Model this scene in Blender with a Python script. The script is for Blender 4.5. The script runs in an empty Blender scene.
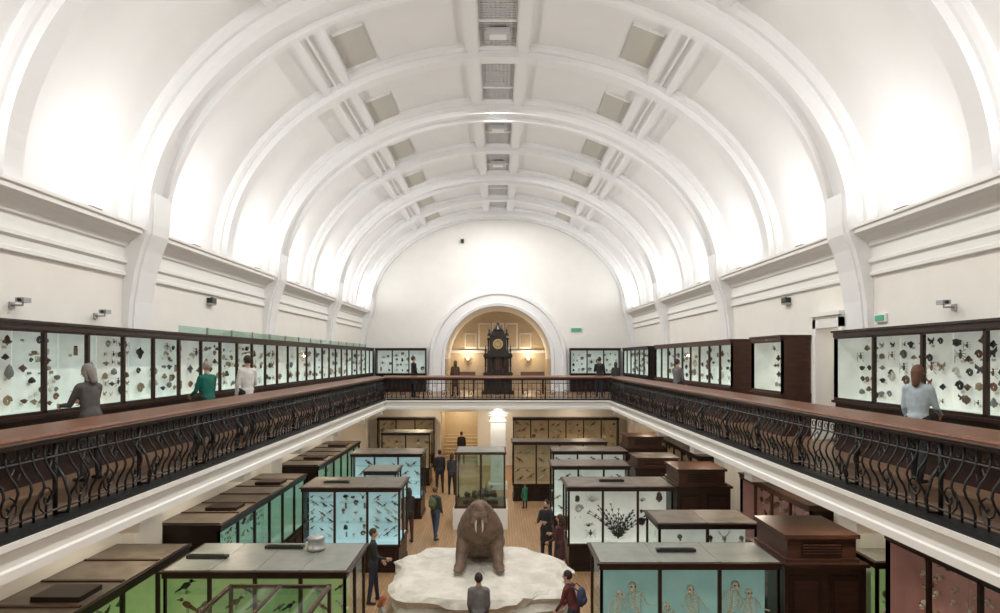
import bpy, math, random
import numpy as np
from mathutils import Vector, Matrix
random.seed(7)
R=random.Random(11)
sc=bpy.context.scene
try:
    sc.view_settings.view_transform='Standard'
    sc.view_settings.look='None'
except Exception: pass
EYE=5.8; G=4.0; SL=3.6; VP_Y=358
# ---------------------------------------------------------------- materials
MATS={}
def mat(name,col,rough=0.6,metal=0.0,emit=0.0,noise=0.0,nscale=6.0,bump=0.0,bscale=40.0,spec=0.5):
    if name in MATS: return MATS[name]
    m=bpy.data.materials.new(name); m.use_nodes=True
    nt=m.node_tree; b=nt.nodes['Principled BSDF']
    c=(col[0],col[1],col[2],1)
    b.inputs['Base Color'].default_value=c
    b.inputs['Roughness'].default_value=rough
    b.inputs['Metallic'].default_value=metal
    b.inputs['Specular IOR Level'].default_value=spec
    if emit>0:
        b.inputs['Emission Color'].default_value=c
        b.inputs['Emission Strength'].default_value=emit
    tc=None
    if noise>0 or bump>0:
        tc=nt.nodes.new('ShaderNodeTexCoord')
    if noise>0:
        n=nt.nodes.new('ShaderNodeTexNoise'); n.inputs['Scale'].default_value=nscale; n.inputs['Detail'].default_value=4
        nt.links.new(tc.outputs['Object'],n.inputs['Vector'])
        r=nt.nodes.new('ShaderNodeValToRGB')
        r.color_ramp.elements[0].position=0.3; r.color_ramp.elements[1].position=0.7
        r.color_ramp.elements[0].color=tuple(max(0,k*(1-noise)) for k in col)+(1,)
        r.color_ramp.elements[1].color=tuple(min(1,k*(1+noise)) for k in col)+(1,)
        nt.links.new(n.outputs['Fac'],r.inputs['Fac'])
        nt.links.new(r.outputs['Color'],b.inputs['Base Color'])
        if emit>0: nt.links.new(r.outputs['Color'],b.inputs['Emission Color'])
    if bump>0:
        n2=nt.nodes.new('ShaderNodeTexNoise'); n2.inputs['Scale'].default_value=bscale; n2.inputs['Detail'].default_value=5
        nt.links.new(tc.outputs['Object'],n2.inputs['Vector'])
        bp=nt.nodes.new('ShaderNodeBump'); bp.inputs['Strength'].default_value=bump; bp.inputs['Distance'].default_value=0.05
        nt.links.new(n2.outputs['Fac'],bp.inputs['Height']); nt.links.new(bp.outputs['Normal'],b.inputs['Normal'])
    MATS[name]=m; return m
def wood(name,c1,c2,rough=0.35,sc_=(1,8,8)):
    if name in MATS: return MATS[name]
    m=bpy.data.materials.new(name); m.use_nodes=True; nt=m.node_tree; b=nt.nodes['Principled BSDF']
    tc=nt.nodes.new('ShaderNodeTexCoord'); mp=nt.nodes.new('ShaderNodeMapping'); mp.inputs['Scale'].default_value=sc_
    n=nt.nodes.new('ShaderNodeTexNoise'); n.inputs['Scale'].default_value=3; n.inputs['Detail'].default_value=6; n.inputs['Distortion'].default_value=.6
    r=nt.nodes.new('ShaderNodeValToRGB'); r.color_ramp.elements[0].position=.3; r.color_ramp.elements[1].position=.7
    r.color_ramp.elements[0].color=c1+(1,); r.color_ramp.elements[1].color=c2+(1,)
    nt.links.new(tc.outputs['Object'],mp.inputs['Vector']); nt.links.new(mp.outputs['Vector'],n.inputs['Vector'])
    nt.links.new(n.outputs['Fac'],r.inputs['Fac']); nt.links.new(r.outputs['Color'],b.inputs['Base Color'])
    b.inputs['Roughness'].default_value=rough; b.inputs['Specular IOR Level'].default_value=.35
    MATS[name]=m; return m
def parquet(name,c1,c2,scale):
    m=bpy.data.materials.new(name); m.use_nodes=True; nt=m.node_tree; b=nt.nodes['Principled BSDF']
    tc=nt.nodes.new('ShaderNodeTexCoord'); mp=nt.nodes.new('ShaderNodeMapping'); mp.inputs['Rotation'].default_value=(0,0,math.radians(90))
    br=nt.nodes.new('ShaderNodeTexBrick'); br.inputs['Scale'].default_value=scale
    br.inputs['Color1'].default_value=c1+(1,); br.inputs['Color2'].default_value=c2+(1,)
    br.inputs['Mortar'].default_value=(c1[0]*.4,c1[1]*.4,c1[2]*.4,1); br.inputs['Mortar Size'].default_value=.008
    br.inputs['Brick Width'].default_value=1.0; br.inputs['Row Height'].default_value=.14
    nt.links.new(tc.outputs['Object'],mp.inputs['Vector']); nt.links.new(mp.outputs['Vector'],br.inputs['Vector'])
    nt.links.new(br.outputs['Color'],b.inputs['Base Color']); b.inputs['Roughness'].default_value=.35
    MATS[name]=m; return m
def glassmat(nm='case_glass',tint=(.95,.985,.97,1),base=.03):
    m=bpy.data.materials.new(nm); m.use_nodes=True; nt=m.node_tree
    for n in list(nt.nodes): nt.nodes.remove(n)
    o=nt.nodes.new('ShaderNodeOutputMaterial'); mx=nt.nodes.new('ShaderNodeMixShader')
    t=nt.nodes.new('ShaderNodeBsdfTransparent'); t.inputs['Color'].default_value=tint
    g=nt.nodes.new('ShaderNodeBsdfGlossy'); g.inputs['Roughness'].default_value=.04
    f=nt.nodes.new('ShaderNodeLayerWeight'); f.inputs['Blend'].default_value=.5
    p=nt.nodes.new('ShaderNodeMath'); p.operation='POWER'; p.inputs[1].default_value=5
    a=nt.nodes.new('ShaderNodeMath'); a.operation='MULTIPLY_ADD'; a.inputs[1].default_value=.45; a.inputs[2].default_value=base
    nt.links.new(f.outputs['Facing'],p.inputs[0]); nt.links.new(p.outputs[0],a.inputs[0])
    nt.links.new(a.outputs[0],mx.inputs['Fac']); nt.links.new(t.outputs[0],mx.inputs[1]); nt.links.new(g.outputs[0],mx.inputs[2])
    nt.links.new(mx.outputs[0],o.inputs['Surface']); return m
M_vault=mat('vault_plaster',(.85,.85,.845),.7,noise=.015,nscale=1.5)
M_rib=mat('white_moulding_paint',(.87,.875,.88),.5)
M_wall=mat('cream_wall_paint',(.86,.835,.78),.7,noise=.02,nscale=2)
M_endwall=mat('end_wall_paint',(.90,.89,.86),.7,noise=.015,nscale=2)
M_corn=mat('cornice_paint',(.86,.85,.825),.55)
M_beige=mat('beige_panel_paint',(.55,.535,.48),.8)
M_white=mat('white_gloss_paint',(.86,.85,.82),.45)
M_dark=mat('black_iron',(.010,.010,.011),.45,metal=.2)
M_wood=wood('mahogany_wood',(.018,.008,.006),(.042,.018,.011),.4)
M_woodd=wood('dark_mahogany_wood',(.011,.006,.005),(.024,.011,.008),.4)
M_rail=wood('handrail_oak',(.11,.042,.021),(.20,.083,.042),.3)
M_brown=wood('brown_cabinet_wood',(.042,.019,.012),(.082,.036,.022),.42)
M_floor=parquet('oak_parquet',(.38,.225,.115),(.46,.285,.155),1.5)
M_gfloor=parquet('gallery_boards',(.20,.115,.065),(.26,.155,.09),1.2)
M_glass=glassmat()
M_gglass=glassmat('green_edge_glass',(.72,.86,.80,1),.12)
M_grille=mat('vent_grey',(.60,.60,.60),.6)
M_gdark=mat('vent_dark',(.28,.28,.29),.8)
M_metal=mat('galvanised_metal',(.42,.43,.43),.4,metal=.5)
M_roofg=mat('case_roof_grey',(.225,.235,.205),.42,noise=.14,nscale=3)
M_roofb=mat('case_roof_taupe',(.15,.125,.10),.45,noise=.3,nscale=3)
M_tan=mat('tan_alcove_paint',(.58,.47,.33),.7,noise=.05)
M_gold=mat('gilt',(.6,.42,.15),.35,metal=.7)
M_ivory=mat('bone_ivory',(.75,.70,.58),.6,noise=.1,nscale=20)
M_blk=mat('black_plastic',(.02,.02,.02),.4)
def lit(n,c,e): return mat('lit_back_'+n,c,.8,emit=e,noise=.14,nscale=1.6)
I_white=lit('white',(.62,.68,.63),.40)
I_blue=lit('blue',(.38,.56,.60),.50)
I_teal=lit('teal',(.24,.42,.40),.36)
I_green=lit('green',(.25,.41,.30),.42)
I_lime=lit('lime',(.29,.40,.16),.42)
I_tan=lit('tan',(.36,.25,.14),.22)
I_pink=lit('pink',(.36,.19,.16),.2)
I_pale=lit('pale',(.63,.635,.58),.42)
SP=[mat('specimen_dark',(.04,.035,.03),.7),mat('specimen_brown',(.13,.075,.042),.7),mat('specimen_tan',(.33,.24,.15),.7),
    mat('specimen_grey',(.20,.20,.19),.7),mat('specimen_white',(.6,.57,.5),.7),mat('specimen_rust',(.22,.09,.05),.7),mat('specimen_black',(.012,.012,.015),.5),M_ivory,mat('label_card',(.75,.73,.65),.8)]
# ---------------------------------------------------------------- builder
def ico(sub):
    import bmesh
    bm=bmesh.new(); bmesh.ops.create_icosphere(bm,subdivisions=sub,radius=1)
    v=[tuple(x.co) for x in bm.verts]; f=[tuple(q.index for q in p.verts) for p in bm.faces]; bm.free(); return v,f
ICO1=ico(1); ICO2=ico(2); ICO3=ico(3)
class B:
    def __init__(s): s.v=[]; s.f=[]; s.m=[]; s.mats=[]; s.sm=[]; s.M=None
    def mi(s,m):
        if m not in s.mats: s.mats.append(m)
        return s.mats.index(m)
    def add(s,vs,fs,m,smooth=False):
        o=len(s.v); k=s.mi(m)
        if s.M is not None: vs=[tuple(s.M@Vector(p)) for p in vs]
        s.v.extend(vs)
        for q in fs: s.f.append(tuple(i+o for i in q)); s.m.append(k); s.sm.append(smooth)
    def box(s,x0,x1,y0,y1,z0,z1,m):
        if x0>x1:x0,x1=x1,x0
        if y0>y1:y0,y1=y1,y0
        if z0>z1:z0,z1=z1,z0
        s.add([(x0,y0,z0),(x1,y0,z0),(x1,y1,z0),(x0,y1,z0),(x0,y0,z1),(x1,y0,z1),(x1,y1,z1),(x0,y1,z1)],
              [(0,3,2,1),(4,5,6,7),(0,1,5,4),(1,2,6,5),(2,3,7,6),(3,0,4,7)],m)
    def ell(s,c,r,m,t=None,rot=None):
        t=t or ICO1
        if rot is None: vs=[(c[0]+p[0]*r[0],c[1]+p[1]*r[1],c[2]+p[2]*r[2]) for p in t[0]]
        else: vs=[tuple(Vector(c)+rot@Vector((p[0]*r[0],p[1]*r[1],p[2]*r[2]))) for p in t[0]]
        s.add(vs,t[1],m,True)
    def tube(s,pts,r,m,n=6,caps=True):
        pts=[Vector(p) for p in pts]; rs=r if isinstance(r,(list,tuple)) else [r]*len(pts)
        vs=[];fs=[]
        prev=None
        for i,p in enumerate(pts):
            d=(pts[min(i+1,len(pts)-1)]-pts[max(i-1,0)])
            if d.length<1e-9:d=Vector((0,0,1))
            d.normalize()
            if prev is None:
                a=Vector((1,0,0)) if abs(d.x)<.8 else Vector((0,1,0))
            else: a=prev
            u=(a-d*a.dot(d)).normalized(); prev=u; w=d.cross(u)
            for k in range(n):
                t=2*math.pi*k/n; vs.append(tuple(p+(u*math.cos(t)+w*math.sin(t))*rs[i]))
        for i in range(len(pts)-1):
            for k in range(n):
                fs.append((i*n+k,i*n+(k+1)%n,(i+1)*n+(k+1)%n,(i+1)*n+k))
        if caps:
            fs.append(tuple(range(n-1,-1,-1))); o=(len(pts)-1)*n; fs.append(tuple(o+k for k in range(n)))
        s.add(vs,fs,m,n>4)
    def lathe(s,c,prof,m,n=16):
        vs=[];fs=[]
        for r,z in prof:
            for k in range(n):
                t=2*math.pi*k/n; vs.append((c[0]+r*math.cos(t),c[1]+r*math.sin(t),c[2]+z))
        for i in range(len(prof)-1):
            for k in range(n): fs.append((i*n+k,i*n+(k+1)%n,(i+1)*n+(k+1)%n,(i+1)*n+k))
        fs.append(tuple(range(n-1,-1,-1))); o=(len(prof)-1)*n; fs.append(tuple(o+k for k in range(n)))
        s.add(vs,fs,m,True)
    def extr_y(s,prof,y0,y1,m,closed=True):
        n=len(prof); vs=[(p[0],y0,p[1]) for p in prof]+[(p[0],y1,p[1]) for p in prof]
        fs=[(i,(i+1)%n,(i+1)%n+n,i+n) for i in range(n if closed else n-1)]
        if closed: fs+= [tuple(range(n-1,-1,-1)),tuple(range(n,2*n))]
        s.add(vs,fs,m)
    def extr_x(s,prof,x0,x1,m):
        n=len(prof); vs=[(x0,p[0],p[1]) for p in prof]+[(x1,p[0],p[1]) for p in prof]
        fs=[(i,(i+1)%n,(i+1)%n+n,i+n) for i in range(n)]
        fs+= [tuple(range(n-1,-1,-1)),tuple(range(n,2*n))]
        s.add(vs,fs,m)
    def cap(s,p0,p1,r0,r1,m,k=(1,1,1),n=12,h=4):
        p0=Vector(p0);p1=Vector(p1); d=p1-p0; L=d.length
        d=d/L if L>1e-6 else Vector((0,0,1))
        a=Vector((1,0,0)) if abs(d.x)<.8 else Vector((0,1,0))
        u=(a-d*a.dot(d)).normalized(); w=d.cross(u); rings=[]
        for i in range(h):
            t=math.pi/2*(1-(i+.35)/h); rings.append((-math.sin(t)*r0,math.cos(t)*r0,0))
        rings.append((0,r0,0)); rings.append((0,r1,1))
        for i in range(h):
            t=math.pi/2*((i+1-.35)/h); rings.append((math.sin(t)*r1,math.cos(t)*r1,1))
        vs=[];fs=[]
        for off,r,e in rings:
            base=p0 if e==0 else p1
            for q in range(n):
                t=2*math.pi*q/n; o=d*off+(u*math.cos(t)+w*math.sin(t))*r
                vs.append((base.x+o.x*k[0],base.y+o.y*k[1],base.z+o.z*k[2]))
        for i in range(len(rings)-1):
            for q in range(n): fs.append((i*n+q,i*n+(q+1)%n,(i+1)*n+(q+1)%n,(i+1)*n+q))
        fs.append(tuple(range(n-1,-1,-1))); o=(len(rings)-1)*n; fs.append(tuple(o+q for q in range(n)))
        s.add(vs,fs,m,True)
    def build(s,name,parent=None):
        me=bpy.data.meshes.new(name); me.from_pydata(s.v,[],s.f)
        for m in s.mats: me.materials.append(m)
        me.polygons.foreach_set('material_index',s.m); me.polygons.foreach_set('use_smooth',s.sm)
        me.update(); ob=bpy.data.objects.new(name,me); sc.collection.objects.link(ob)
        if parent: ob.parent=parent
        return ob
def empty(name,loc=(0,0,0)):
    e=bpy.data.objects.new(name,None); sc.collection.objects.link(e); e.empty_display_size=.2; return e
# ---------------------------------------------------------------- room shell
Y0,Y1=-3.0,36.0; W=7.2; VA,VB,VZ=7.15,5.45,8.25
b=B(); b.box(-W,W,Y0,40,-.15,0,M_floor); b.build('floor')
b=B(); b.box(-W-.2,-W,Y0,Y1,0,8.3,M_wall); b.build('wall_left')
b=B()
b.box(W,W+.2,Y0,13.75,0,8.3,M_wall); b.box(W,W+.2,14.75,Y1,0,8.3,M_wall)
b.box(W,W+.2,13.75,14.75,0,G,M_wall); b.box(W,W+.2,13.75,14.75,6.45,8.3,M_wall)
b.build('wall_right')
b=B(); b.box(-W,W,Y0-.2,Y0,0,14,M_wall); b.build('wall_near')
b=B(); AR=2.85; AC=5.75
xs=sorted(set([-W-.2,W+.2]+[AR*math.cos(math.pi*i/40) for i in range(41)]+[-5,5]))
for xa,xb in zip(xs[:-1],xs[1:]):
    if xb<=-AR+1e-6 or xa>=AR-1e-6: za=zb=G
    else:
        za=AC+math.sqrt(max(0,AR*AR-xa*xa)); zb=AC+math.sqrt(max(0,AR*AR-xb*xb))
    b.add([(xa,Y1,za),(xb,Y1,zb),(xb,Y1,14),(xa,Y1,14),(xa,Y1+.2,za),(xb,Y1+.2,zb),(xb,Y1+.2,14),(xa,Y1+.2,14)],
          [(0,1,2,3),(4,7,6,5),(0,4,5,1)],M_endwall)
for (x0,x1,z0,z1) in [(-W,-3.1,0,G),(-1.1,W,0,G),(-3.1,-1.1,2.9,G)]: b.box(x0,x1,Y1,Y1+.2,z0,z1,M_endwall)
b.build('wall_far')
b=B()
n=24
for i in range(n):
    t0=math.pi*i/n;t1=math.pi*(i+1)/n
    p=[(AR*math.cos(t0),AC+AR*math.sin(t0)),(AR*math.cos(t1),AC+AR*math.sin(t1))]
    b.add([(p[0][0],Y1+.1,p[0][1]),(p[1][0],Y1+.1,p[1][1]),(p[1][0],40,p[1][1]),(p[0][0],40,p[0][1])],[(0,1,2,3)],M_wall)
for s_ in (-1,1):
    b.box(s_*AR,s_*(AR+.15),Y1+.2,40,G,AC,M_tan)
b.box(-3,3,40,40.2,SL,9,M_tan)
for s_ in (-2,-1,0,1,2):
    cx=s_*.82
    b.box(cx-.36,cx+.36,39.93,39.999,6.35,7.3 if abs(s_)==2 else 7.9,M_wall)
    b.box(cx-.28,cx+.28,39.9,39.95,6.45,7.2 if abs(s_)==2 else 7.8,M_tan)
b.box(-2.8,2.8,39.8,40,6.1,6.25,M_wall)
b.box(-2.8,2.8,Y1+.2,40,G-.2,G-.001,M_gfloor)
b.build('wall_alcove')
b=B(); b.box(-3.3,-.9,39,39.2,0,3.8,M_tan); b.box(-3.3,-3.1,Y1+.2,39,0,3.6,M_tan); b.box(-1.1,-.9,Y1+.2,39,0,3.6,M_tan); b.box(-3.3,-.9,Y1+.2,39,3.6,3.75,M_white)
b.build('wall_stairwell')
b=B()
for i in range(8): b.box(-3.08,-1.12,36.9+i*.26,38.98,i*.17,(i+1)*.17,M_tan)
b.build('staircase')
b=B()
prof=[(2.85,.0),(2.85,.16),(3.0,.2),(3.05,.12),(3.45,.12),(3.5,.22),(3.68,.22),(3.72,.0)]
n=48
path=[(0,G)]+[(math.pi*i/n,None) for i in range(n+1)]+[(math.pi,G)]
vs=[];fs=[]
for t,zz in path:
    for r,d in prof:
        if zz is not None: vs.append((r*math.cos(t),Y1-d,zz))
        else: vs.append((r*math.cos(t),Y1-d,AC+r*math.sin(t)))
k=len(prof)
for i in range(len(path)-1):
    for j in range(k-1): fs.append((i*k+j,i*k+j+1,(i+1)*k+j+1,(i+1)*k+j))
b.add(vs,fs,M_rib,False); b.build('trim_arch')
# vault
b=B(); N=64
vs=[];fs=[]
for i in range(N+1):
    t=math.pi*i/N; x=VA*math.cos(t); z=VZ+VB*math.sin(t)
    vs+=[(x,Y0,z),(x,Y1,z)]
for i in range(N): fs.append((2*i,2*i+1,2*i+3,2*i+2))
b.add(vs,fs,M_vault,True); b.build('ceiling')
def ell_pn(t,d):
    x=VA*math.cos(t); z=VZ+VB*math.sin(t)
    nx=-math.cos(t)/VA; nz=-math.sin(t)/VB; l=math.hypot(nx,nz)
    return x+nx/l*d, z+nz/l*d
def rib(b,y,prof,m,N=64,t0=0,t1=math.pi):
    vs=[];fs=[];k=len(prof)
    for i in range(N+1):
        t=t0+(t1-t0)*i/N
        for dy,d in prof:
            x,z=ell_pn(t,d); vs.append((x,y+dy,z))
    for i in range(N):
        for j in range(k-1): fs.append((i*k+j,i*k+j+1,(i+1)*k+j+1,(i+1)*k+j))
    b.add(vs,fs,m)
main=[(-.68,-.02),(-.68,.10),(-.60,.17),(-.50,.17),(-.50,.30),(-.42,.42),(-.24,.42),(-.22,.31),(.22,.31),(.24,.42),(.42,.42),(.50,.30),(.50,.17),(.60,.17),(.68,.10),(.68,-.02)]
minor=[(-.34,-.02),(-.34,.11),(-.26,.16),(-.19,.16),(-.19,.31),(.19,.31),(.19,.16),(.26,.16),(.34,.11),(.34,-.02)]
MAIN=[-2.0,5.6,13.2,20.8,28.4,35.4]; MIN=[1.8,9.4,17.0,24.6,32.2]
b=B()
for y in MAIN: rib(b,y,main,M_rib)
for y in MIN: rib(b,y,minor,M_rib)
b.build('trim_ribs')
b=B()
tP=math.acos(4.12/VA)
def long_beam(b,tc,hw,d,m,y0=Y0,y1=Y1):
    for side in (0,1):
        t=tc if side==0 else math.pi-tc
        dt=hw/6.3
        prof=[]
        for tt,dd in ((t-dt,-.02),(t-dt,d*.6),(t-dt*.7,d*.6),(t-dt*.7,d),(t+dt*.7,d),(t+dt*.7,d*.6),(t+dt,d*.6),(t+dt,-.02)):
            prof.append(ell_pn(tt,dd))
        b.extr_y(prof,y0,y1,m)
long_beam(b,tP+.042,.10,.19,M_rib); long_beam(b,tP-.042,.10,.19,M_rib); long_beam(b,tP,.40,.08,M_rib); long_beam(b,tP,.04,.13,M_rib)
long_beam(b,math.acos(.64/VA),.17,.2,M_rib)
allr=sorted(MAIN+MIN)
b.build('trim_purlins')
b=B()
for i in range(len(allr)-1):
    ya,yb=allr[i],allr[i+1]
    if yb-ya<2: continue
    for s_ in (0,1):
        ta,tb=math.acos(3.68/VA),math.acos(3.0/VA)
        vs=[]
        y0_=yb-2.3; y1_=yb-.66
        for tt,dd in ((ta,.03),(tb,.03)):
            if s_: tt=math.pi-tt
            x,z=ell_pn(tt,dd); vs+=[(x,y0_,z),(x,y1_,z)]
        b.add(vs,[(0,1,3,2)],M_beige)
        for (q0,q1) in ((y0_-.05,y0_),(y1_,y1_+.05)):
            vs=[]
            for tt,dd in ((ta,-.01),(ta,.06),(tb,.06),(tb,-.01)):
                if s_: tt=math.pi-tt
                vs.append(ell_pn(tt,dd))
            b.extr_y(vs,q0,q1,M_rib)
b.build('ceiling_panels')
b=B(); zt=VZ+VB-.04
b.box(-.43,.43,Y0,Y1,zt-.01,zt+.02,M_gdark)
y=4.0
while y<35.9:
    b.box(-.42,.42,y,y+.06,zt-.05,zt-.02,M_grille); y+=.11
for x in np.linspace(-.42,.42,9): b.box(x-.012,x+.012,4,35.9,zt-.055,zt-.02,M_grille)
y=4.0
while y<35.9:
    b.box(-.45,.45,y-.04,y+.04,zt-.08,zt,M_rib); y+=1.9
b.build('ceiling_vent_grille')
for y in (15.8,22.3,26.4):
    b=B(); b.box(-.28,.28,y-.18,y+.18,zt-.24,zt-.11,M_grille); b.box(-.2,.2,y-.12,y+.12,zt-.27,zt-.23,M_white)
    b.box(-.02,.02,y-.05,y+.05,zt-.12,zt-.02,M_grille); b.build('ceiling_lamp')
# cornice
for s_,nm in ((-1,'left'),(1,'right')):
    b=B()
    prof=[(7.21,7.36),(7.13,7.38),(7.13,7.44),(7.155,7.46),(7.155,7.58),(7.10,7.62),(7.10,7.68),(7.15,7.70),(7.15,7.92),(7.10,7.94),(7.07,8.02),(7.0,8.08),(6.94,8.12),(6.85,8.15),(6.81,8.18),(6.81,8.25),(6.77,8.27),(6.77,8.32),(7.21,8.32)]
    b.extr_y([(s_*p[0],p[1]) for p in prof],Y0,Y1,M_corn)
    b.build('trim_cornice_'+nm)
    b=B()
    for y in [5.6,13.2,20.8,28.4,35.55]:
        for (hw,dx) in ((.42,0),(.28,.035)):
            pr=[(7.21,6.35),(7.10-dx,6.35),(7.06-dx,6.9),(6.96-dx,7.5),(6.85-dx,7.9),(6.73-dx,8.2),(6.70-dx,8.4),(6.68-dx,8.7),(6.66-dx*.5,9.0),(6.9,9.0),(7.12,8.6),(7.21,8.3)]
            b.extr_y([(s_*p[0],p[1]) for p in pr],y-hw,min(y+hw,Y1-.02),M_rib)
        b.box(s_*6.9,s_*7.2,y-.5,min(y+.5,Y1),0,SL,M_white); b.box(s_*6.8,s_*7.2,y-.6,min(y+.6,Y1),SL-.3,SL,M_white); b.box(s_*6.85,s_*7.2,y-.55,min(y+.55,Y1),0,.2,M_white)
    b.build('trim_pilasters_'+nm)
# balcony slabs
b=B()
for (x0,x1,y0,y1) in ((-W,-4.9,.4,28.9),(4.9,W,.4,28.9),(-W,W,28.9,Y1),(-W,W,Y0,.4)):
    b.box(x0,x1,y0,y1,SL,G-.03,M_white); b.box(x0,x1,y0,y1,G-.03,G,M_gfloor)
b.build('floor_gallery')
b=B()
for s_ in (-1,1):
    b.extr_y([(s_*4.9,SL-.02),(s_*4.84,SL-.02),(s_*4.84,SL+.08),(s_*4.87,SL+.1),(s_*4.87,G-.14),(s_*4.80,G-.1),(s_*4.80,G-.03),(s_*4.9,G-.03)],.4,28.9,M_white)
    b.box(s_*4.82,s_*5.06,.4,28.84,G-.03,G+.03,M_dark)
    for y in MAIN[1:5]+MIN[1:]: b.box(s_*4.95,s_*W,y-.2,y+.2,SL-.22,SL,M_white)
b.extr_x([(28.9,SL-.02),(28.84,SL-.02),(28.84,SL+.08),(28.87,SL+.1),(28.87,G-.14),(28.8,G-.1),(28.8,G-.03),(28.9,G-.03)],-4.84,4.84,M_white)
b.box(-5,5,28.82,29.06,G-.03,G+.03,M_dark)
b.build('trim_fascia')
b=B()
b.box(-.42,.42,29.3,30.14,0,.25,M_white); b.box(-.33,.33,29.4,30.04,.25,3.2,M_white)
b.box(-.38,.38,29.35,30.09,3.0,3.08,M_white); b.box(-.42,.42,29.3,30.14,3.25,3.35,M_white); b.box(-.5,.5,29.2,30.24,3.35,3.6,M_white); b.box(-.37,.37,29.36,30.08,3.2,3.27,M_white)
b.build('column')
b=B()
for y in (13.62,14.75): b.box(7.02,7.2,y,y+.14,G,6.65,M_white)
b.box(7.02,7.2,13.62,14.89,6.45,6.7,M_white); b.box(6.95,7.2,13.6,14.95,6.7,6.78,M_white)
b.build('trim_doorway')
b=B(); b.box(7.4,8.4,13.5,13.7,G,6.6,M_wall); b.box(7.4,8.4,14.8,15.0,G,6.6,M_wall); b.box(8.4,8.5,13.5,15.0,G,6.6,M_wall); b.box(7.4,8.5,13.5,15.0,6.6,6.7,M_wall); b.box(7.2,8.5,13.7,14.8,G-.1,G,M_gfloor)
b.build('wall_passage')
# ---------------------------------------------------------------- balustrade
def balustrade(A,Bp,n,name):
    A=Vector(A);Bp=Vector(Bp);n=Vector(n); d=Bp-A; L=d.length; d.normalize()
    b=B(); par=empty(name)
    def P(s,o,z): return tuple(A+d*s+n*o+Vector((0,0,z)))
    prof=[(.035,0.03),(.16,.03),(.25,.06),(.34,.12),(.42,.145),(.50,.13),(.58,.07),(.68,.02),(.86,0)]
    st=.195; N=int(L/st); st=L/N
    for i in range(N+1):
        s=i*st
        if i%9==0:
            b.tube([P(s,0,.03),P(s,0,.9)],.028,M_dark,6); b.ell(P(s,.0,.5),(.05,.05,.065),M_dark); b.tube([P(s,0.02,.05),P(s,.14,.06),P(s,.17,.2),P(s,.10,.45),P(s,0,.6)],.018,M_dark,5)
        else:
            b.tube([P(s,o,z) for z,o in prof],.0145,M_dark,5)
        if i<N:
            c=s+st/2
            b.tube([P(c+.045*math.cos(t),.0,.77+.045*math.sin(t)) for t in np.linspace(0,2*math.pi,9)],.008,M_dark,4)
            if i%3==1:
                sg=1 if i%2 else -1
                b.tube([P(c+sg*(.13-.1*t/7)*math.cos(t),.1+.0*t,.28+(.14-.1*t/7)*math.sin(t)) for t in np.linspace(-1.2,6.2,13)],.012,M_dark,4)
                b.ell(P(c+sg*.02,.1,.28),(.024,.024,.024),M_dark)
            if i%3==2:
                b.tube([P(c-.06,.05,.60),P(c,.03,.66),P(c+.06,.05,.60),P(c,.07,.52),P(c-.06,.05,.60)],.009,M_dark,4)
    for z,o,w in ((.10,.03,.013),(.695,.015,.013),(.845,0,.014)):
        b.tube([P(0,o,z),P(L,o,z)],w,M_dark,4)
    b.build(name+'_ironwork',par)
    b=B()
    pr=[(.06,.875),(.09,.90),(.09,.95),(.06,.975),(-.34,1.03),(-.40,1.02),(-.40,.95),(-.34,.93),(-.30,.90),(-.06,.875)]
    vs=[P(0,o,z) for o,z in pr]+[P(L,o,z) for o,z in pr]; k=len(pr)
    b.add(vs,[(i,(i+1)%k,(i+1)%k+k,i+k) for i in range(k)]+[tuple(range(k-1,-1,-1)),tuple(range(k,2*k))],M_rail)
    pr=[(.092,.89),(.098,.90),(.098,.915),(.092,.925),(.085,.9)]
    vs=[P(0,o,z) for o,z in pr]+[P(L,o,z) for o,z in pr]; k=len(pr)
    b.add(vs,[(i,(i+1)%k,(i+1)%k+k,i+k) for i in range(k)],M_woodd)
    pr=[(.05,.85),(.05,.876),(-.1,.876),(-.1,.85)]
    vs=[P(0,o,z) for o,z in pr]+[P(L,o,z) for o,z in pr]; k=len(pr)
    b.add(vs,[(i,(i+1)%k,(i+1)%k+k,i+k) for i in range(k)],M_woodd)
    b.build(name+'_handrail',par)
balustrade((-5,.5,G),(-5,29,G),(1,0,0),'balustrade')
balustrade((5,.5,G),(5,29,G),(-1,0,0),'balustrade')
balustrade((-5,29,G),(5,29,G),(0,-1,0),'balustrade')
balustrade((-5,.5,G),(5,.5,G),(0,1,0),'balustrade')
# ---------------------------------------------------------------- specimens
def fr(o,u,nv):
    u=Vector(u);nv=Vector(nv); M=Matrix.Identity(4)
    for i in range(3): M[i][0]=u[i];M[i][1]=nv[i];M[i][2]=(0,0,1)[i];M[i][3]=o[i]
    return M
def bird(b,x,z,s,m,y=.1,stand=True):
    g=R.choice((-1,1)); rot=Matrix.Rotation(g*-.5,3,'Y')
    b.ell((x,y,z+.5*s),(.34*s,.2*s,.2*s),m,rot=rot); b.ell((x+g*.33*s,y,z+.78*s),(.13*s,.12*s,.13*s),m)
    b.tube([(x+g*.42*s,y,z+.79*s),(x+g*.62*s,y,z+.75*s)],[.05*s,.008*s],SP[0],4)
    b.add([(x-g*.25*s,y-.03,z+.42*s),(x-g*.7*s,y-.03,z+.12*s),(x-g*.62*s,y+.03,z+.06*s),(x-g*.2*s,y+.03,z+.3*s)],[(0,1,2,3)],m)
    b.tube([(x,y,z+.35*s),(x,y,z)],.02*s,SP[0],3); b.tube([(x+.08*s,y,z+.35*s),(x+.08*s,y,z)],.02*s,SP[0],3)
def shell(b,x,z,s,m,y=.06):
    b.tube([(x+.42*s*math.cos(t)*(1-t/14),y,z+.5*s+.42*s*math.sin(t)*(1-t/14)) for t in np.linspace(0,11,15)],[.14*s*(1-i/22) for i in range(15)],m,5)
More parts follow.
